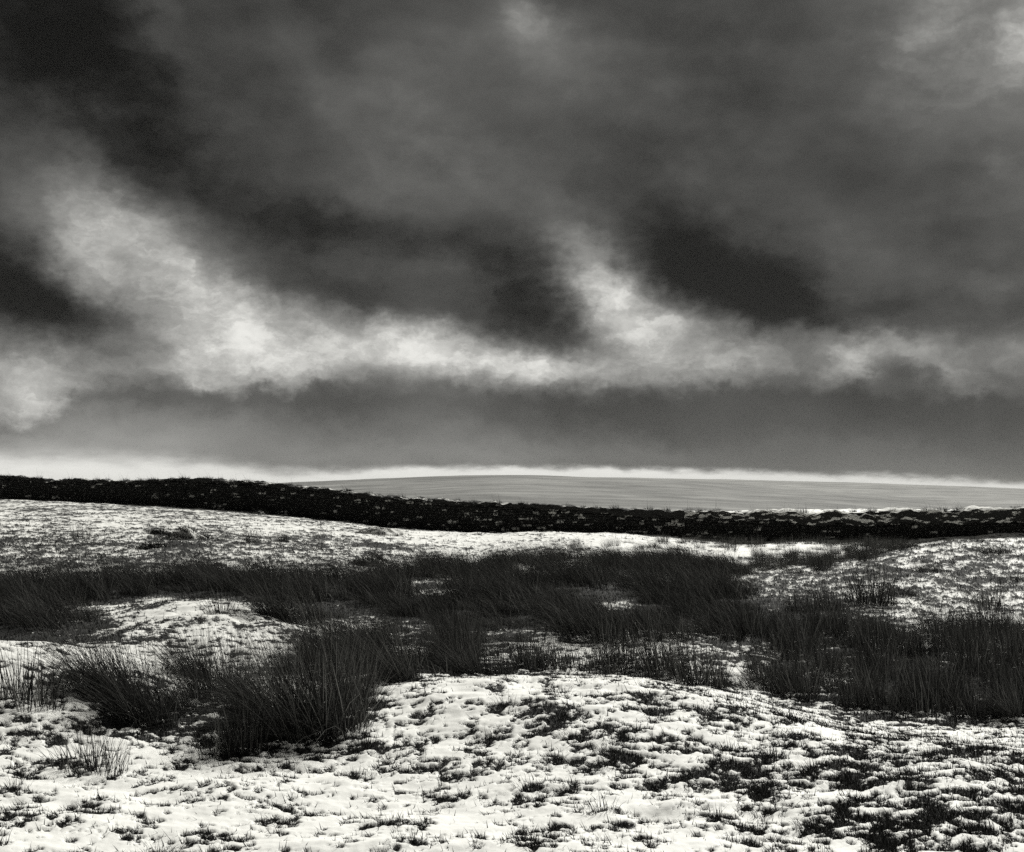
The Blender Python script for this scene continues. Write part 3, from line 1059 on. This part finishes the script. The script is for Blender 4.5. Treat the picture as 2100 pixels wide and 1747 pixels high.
def fill_bed(poly, spacing, kinds, scales, gaps, label, group):
    xs = [ground_at(px, py) for px, py in poly]
    x0, x1 = min(p[0] for p in xs) - .5, max(p[0] for p in xs) + .5
    y0, y1 = min(p[1] for p in xs) - .5, max(p[1] for p in xs) + .5
    out = []
    ny = int((y1 - y0) / spacing) + 1
    nx = int((x1 - x0) / spacing) + 1
    gx, gy = np.meshgrid(np.arange(nx), np.arange(ny))
    X = x0 + (gx + .5 * (gy % 2)) * spacing + rng.uniform(-.3, .3, gx.shape) * spacing
    Y = y0 + gy * spacing + rng.uniform(-.3, .3, gx.shape) * spacing
    Z = base_height(X, Y)
    for x, y, z in zip(X.ravel(), Y.ravel(), Z.ravel()):
        px, py = frame_of(x, y, z)
        if not inside(poly, px, py):
            continue
        if any(((px - a) / c) ** 2 + ((py - b) / e) ** 2 < 1 for a, b, c, e in gaps):
            continue
        out.append((x, y, px, py))
    return out


bed_pts = []
for b in BEDS:
    for x, y, px, py in fill_bed(*b):
        bed_pts.append((x, y, px, b, py))
# the nearest as single tussocks, the rest of the rushes as one stand
bed_pts.sort(key=lambda q: math.hypot(q[0], q[1]) + (0 if -20 < q[2] < 2120 else 100))
print('rush tussocks in beds:', len(bed_pts))
LIMIT = 300 - len(HEROES)
for x, y, px, b, py in bed_pts[:LIMIT]:
    head, cols, rows = b[5]
    r, c = zone(px, py, cols, rows)
    rush(x, y, random.choice(b[2]), random.uniform(*b[3]), random.uniform(-.45, .45), head + ', ' + r + ', ' + c, b[6] + ', ' + r + ', ' + c, None, random.uniform(.75, 1.15))


def merged_rushes(points):
    V, flat, cnt, sh, o = [], [], [], [], 0
    cache = {}
    for x, y, px, b, py in points:
        kind = random.choice(b[2])
        me = random.choice(VARS[kind])[0]
        if me.name not in cache:
            co = np.empty(len(me.vertices) * 3, np.float32)
            me.vertices.foreach_get('co', co)
            li = np.empty(len(me.loops), np.int32)
            me.loops.foreach_get('vertex_index', li)
            lt = np.empty(len(me.polygons), np.int32)
            me.polygons.foreach_get('loop_total', lt)
            s = np.empty(len(me.vertices), np.float32)
            me.attributes['shade'].data.foreach_get('value', s)
            cache[me.name] = (co.reshape(-1, 3), li, lt, s)
        co, li, lt, s = cache[me.name]
        k = random.uniform(*b[3])
        a = random.uniform(-.35, .35)
        R = np.array([[math.cos(a), math.sin(a), 0], [-math.sin(a), math.cos(a), 0], [0, 0, 1]])
        V.append(co @ R * k + np.array([x, y, surf_z(x, y) - .02]))
        flat.append(li + o)
        cnt.append(lt)
        sh.append(s)
        o += len(co)
    me = mesh_from('rushes', np.concatenate(V), np.concatenate(flat), np.concatenate(cnt), smooth=False)
    at = me.attributes.new('shade', 'FLOAT', 'POINT')
    at.data.foreach_set('value', np.concatenate(sh).astype(np.float32))
    add_obj('rushes', me, M_RUSH, kind='stuff', label='far parts of the dark rush beds')


if len(bed_pts) > LIMIT:
    merged_rushes(bed_pts[LIMIT:])


# grass: blades on the bare turf, more of them where they show large
def scatter_grass():
    g = np.random.default_rng(5)
    n = 700000
    az = g.uniform(-.50, .50, n)
    inv = g.uniform(1 / 48.0, 1 / 4.4, n)
    d = 1 / inv
    x, y = np.sin(az) * d, np.cos(az) * d
    z, s = surface(x, y)
    p = np.where(s < -.05, 1.0, np.where(s < .15, .30, .004))
    keep = g.uniform(0, 1, n) < p
    x, y, z, s, d = (q[keep] for q in (x, y, z, s, d))
    n = len(x)
    L = g.uniform(.012, .040, n) * (1 + .9 * sstep(d, 9, 30)) * np.where(g.uniform(0, 1, n) < .06, 1.8, 1)
    a = g.uniform(0, 2 * math.pi, n)
    tilt = g.uniform(.3, 1.0, n)
    dx, dy, dz = np.cos(a) * tilt - .25, np.sin(a) * tilt, np.sqrt(1 - tilt ** 2) + .1
    w = (.0014 + .00026 * d) * g.uniform(.7, 1.2, n)
    f = g.uniform(0, math.pi, n)
    p0 = np.stack([x - np.cos(f) * w, y - np.sin(f) * w, z - .006], -1)
    p1 = np.stack([x + np.cos(f) * w, y + np.sin(f) * w, z - .006], -1)
    p2 = np.stack([x + dx * L, y + dy * L, z + dz * L], -1)
    V = np.stack([p0, p1, p2], 1).reshape(-1, 3)
    me = mesh_from('grass', V, np.arange(3 * n), np.full(n, 3), smooth=False)
    at = me.attributes.new('shade', 'FLOAT', 'POINT')
    at.data.foreach_set('value', np.repeat(g.uniform(0, 1, n) ** 1.5, 3).astype(np.float32))
    add_obj('grass', me, M_GRASS, kind='stuff', label='short dark moor grass poking through the snow')
    print('grass blades', n)


scatter_grass()


# grass tufts one can pick out: at the biggest bare spots near the camera, and along the wall top
TUFTS = [blade_mesh('grass_tuft', [blades(70, .07, .04, .13, (-.2, 0), .5, .0040, 3000 + i, 2, .9)], M_GRASS) for i in range(6)]
WTUFTS = [blade_mesh('grass_tuft', [blades(90, .22, .08, .26, (-.35, 0), .5, .012, 3100 + i, 2, .6), blades(4, .2, .4, .75, (-.25, 0), .3, .008, 3200 + i, 3, .3)], M_GRASS) for i in range(6)]


def tuft(x, y, z, meshes, scale, label, group):
    o = bpy.data.objects.new('grass_tuft', random.choice(meshes))
    COL.objects.link(o)
    o.location = (x, y, z)
    o.rotation_euler = (0, 0, random.uniform(-.6, .6))
    o.scale = (scale,) * 3
    o['label'] = label
    o['category'] = 'grass tuft'
    o['group'] = group


def place_tufts():
    g = np.random.default_rng(9)
    n = 6000
    az = g.uniform(-.42, .42, n)
    d = 1 / g.uniform(1 / 9.3, 1 / 5.0, n)
    x, y = np.sin(az) * d, np.cos(az) * d
    z, s = surface(x, y)
    order = np.argsort(s)
    got = []
    for i in order:
        if len(got) >= 150 or s[i] > -.2:
            break
        if all((x[i] - a) ** 2 + (y[i] - b) ** 2 > .17 ** 2 for a, b in got):
            got.append((x[i], y[i]))
            px, py = frame_of(x[i], y[i], z[i])
            if px > 760:
                r, c = zone(px, py, [(1050, 'its left flank'), (1400, 'its middle'), (1750, 'right of its middle'), (9999, 'its right flank')], [(1460, 'near the back rim'), (1560, 'halfway down'), (9999, 'at the front foot')])
                lab, gr = 'dark grass tuft on front snow mound, ' + r + ', ' + c, 'grass tufts on the front mound, ' + r + ', ' + c
            else:
                r, c = zone(px, py, [(260, 'by the left edge'), (520, 'below the stumpy rush tussock'), (9999, 'below the biggest rush fan')], [(1560, 'upper'), (9999, 'lower')])
                lab, gr = 'dark grass tuft in white snow ' + c + ', ' + r + ' part', 'grass tufts in the snow ' + c + ', ' + r
            tuft(x[i], y[i], z[i] - .012, TUFTS, random.uniform(.6, 1.2), lab, gr)
    for k in range(110):
        s0 = W_LEN * (k + random.random()) / 110
        x0, y0, top, z0, dx, dy, px = (float(v) for v in wall_at(s0))
        if not -40 < px < 2140:
            continue
        off = random.uniform(-.15, .2)
        lab, gr = ('shaggy grass tuft leaning left on top of the slumped right part of the wall', 'grass tufts on the slumped wall') if px > 1400 else \
            (('shaggy grass tuft on top of the wall against the distant fell', 'grass tufts on the wall under the fell') if px > 640 else
             ('shaggy grass tuft on top of the wall against the bright left horizon', 'grass tufts on the wall under the sky'))
        tuft(x0 + dy * off, y0 - dx * off, top - .06, WTUFTS, random.uniform(.5, 1.1), lab, gr)


place_tufts()


# hummocks: turf mounds with snow on them, grass on their backs
def hummock(px, py, w, h, label, seed):
    x, y = ground_at(px, py)
    d = math.hypot(x, y)
    rw, rh = w / F * d / 2 * 1.25, h / F * d * .72
    u = np.linspace(0, 1, 26)
    a = np.linspace(0, 2 * math.pi, 64, endpoint=False)
    U, A = np.meshgrid(u, a, indexing='ij')
    R = rw * U * (1 + .30 * fbm(np.cos(A) * 1.2 + seed, np.sin(A) * 1.2, 1.0, 2, seed))
    X, Y = R * np.cos(A), R * np.sin(A) * .8

    def shape(X, Y, U):
        return rh * (1 - U ** 1.6) * (.8 + .45 * fbm(X + seed, Y, rw * .7, 3, seed)) + .055 * fbm(X, Y + seed, .22, 3, seed + 3) * (1 - U ** 3) - .10 * U ** 4
    me = grid_mesh('turf_hummock', X[::-1], Y[::-1], shape(X, Y, U)[::-1], wrap=True)
    z0 = surf_z(x, y)
    o = add_obj('turf_hummock', me, M_BANK, loc=(x, y, z0 - .02), label=label, category='hummock')
    g = np.random.default_rng(seed)
    packs = []
    for k in range(46):
        uu, aa = math.sqrt(g.uniform(0, .95)), g.uniform(0, 2 * math.pi)
        bx, by = rw * uu * math.cos(aa), rw * uu * math.sin(aa) * .8
        bz = float(shape(np.array([bx]), np.array([by]), np.array([uu]))[0])
        v, q, t3, s = blades(36, .16, .05, .17, (-.45, -.25), .8, .011, seed * 100 + k, 2, .8)
        packs.append((v + np.array([bx, by, bz - .01]), q, t3, s))
    add_obj('grass', blade_mesh('grass', packs, M_GRASS), None, o)



hummock(378, 1108, 88, 30, 'largest turf hummock on the left snowfield, dark with snow on its face', 3)
hummock(322, 1098, 44, 16, 'low turf hummock touching the left of the largest one', 5)
hummock(775, 1096, 90, 28, 'broad turf hummock on the snowfield close under the middle of the wall', 9)
hummock(310, 1128, 60, 14, 'flat turf hummock just above the left rush bed', 12)
hummock(530, 1056, 34, 10, 'small turf hummock right at the foot of the wall', 15)
hummock(755, 1160, 74, 24, 'dark grassy hummock between the left bed and central rushes', 18)


# ------------------------------------------------------------------ the air: far fells fade a little
def build_haze():
    x, y0, y1, z0, z1 = 9800, -9800, 9800, -90, 100
    v = [(-x, y0, z0), (x, y0, z0), (x, y1, z0), (-x, y1, z0), (-x, y0, z1), (x, y0, z1), (x, y1, z1), (-x, y1, z1)]
    f = [(0, 3, 2, 1), (4, 5, 6, 7), (0, 1, 5, 4), (1, 2, 6, 5), (2, 3, 7, 6), (3, 0, 4, 7)]
    me = mesh_from('haze', v, np.array(f), np.full(6, 4), smooth=False)
    m = bpy.data.materials.new('haze')
    m.use_nodes = True
    m.node_tree.nodes.clear()
    t = NT(m.node_tree)
    pv = t.n('ShaderNodeVolumePrincipled')
    pv.inputs['Color'].default_value = grey(.9)
    pv.inputs['Density'].default_value = 3.5e-5
    o = t.n('ShaderNodeOutputMaterial')
    t.link(pv.outputs[0], o.inputs['Volume'])
    add_obj('haze', me, m, kind='stuff', label='thin winter haze over the far fells')


build_haze()
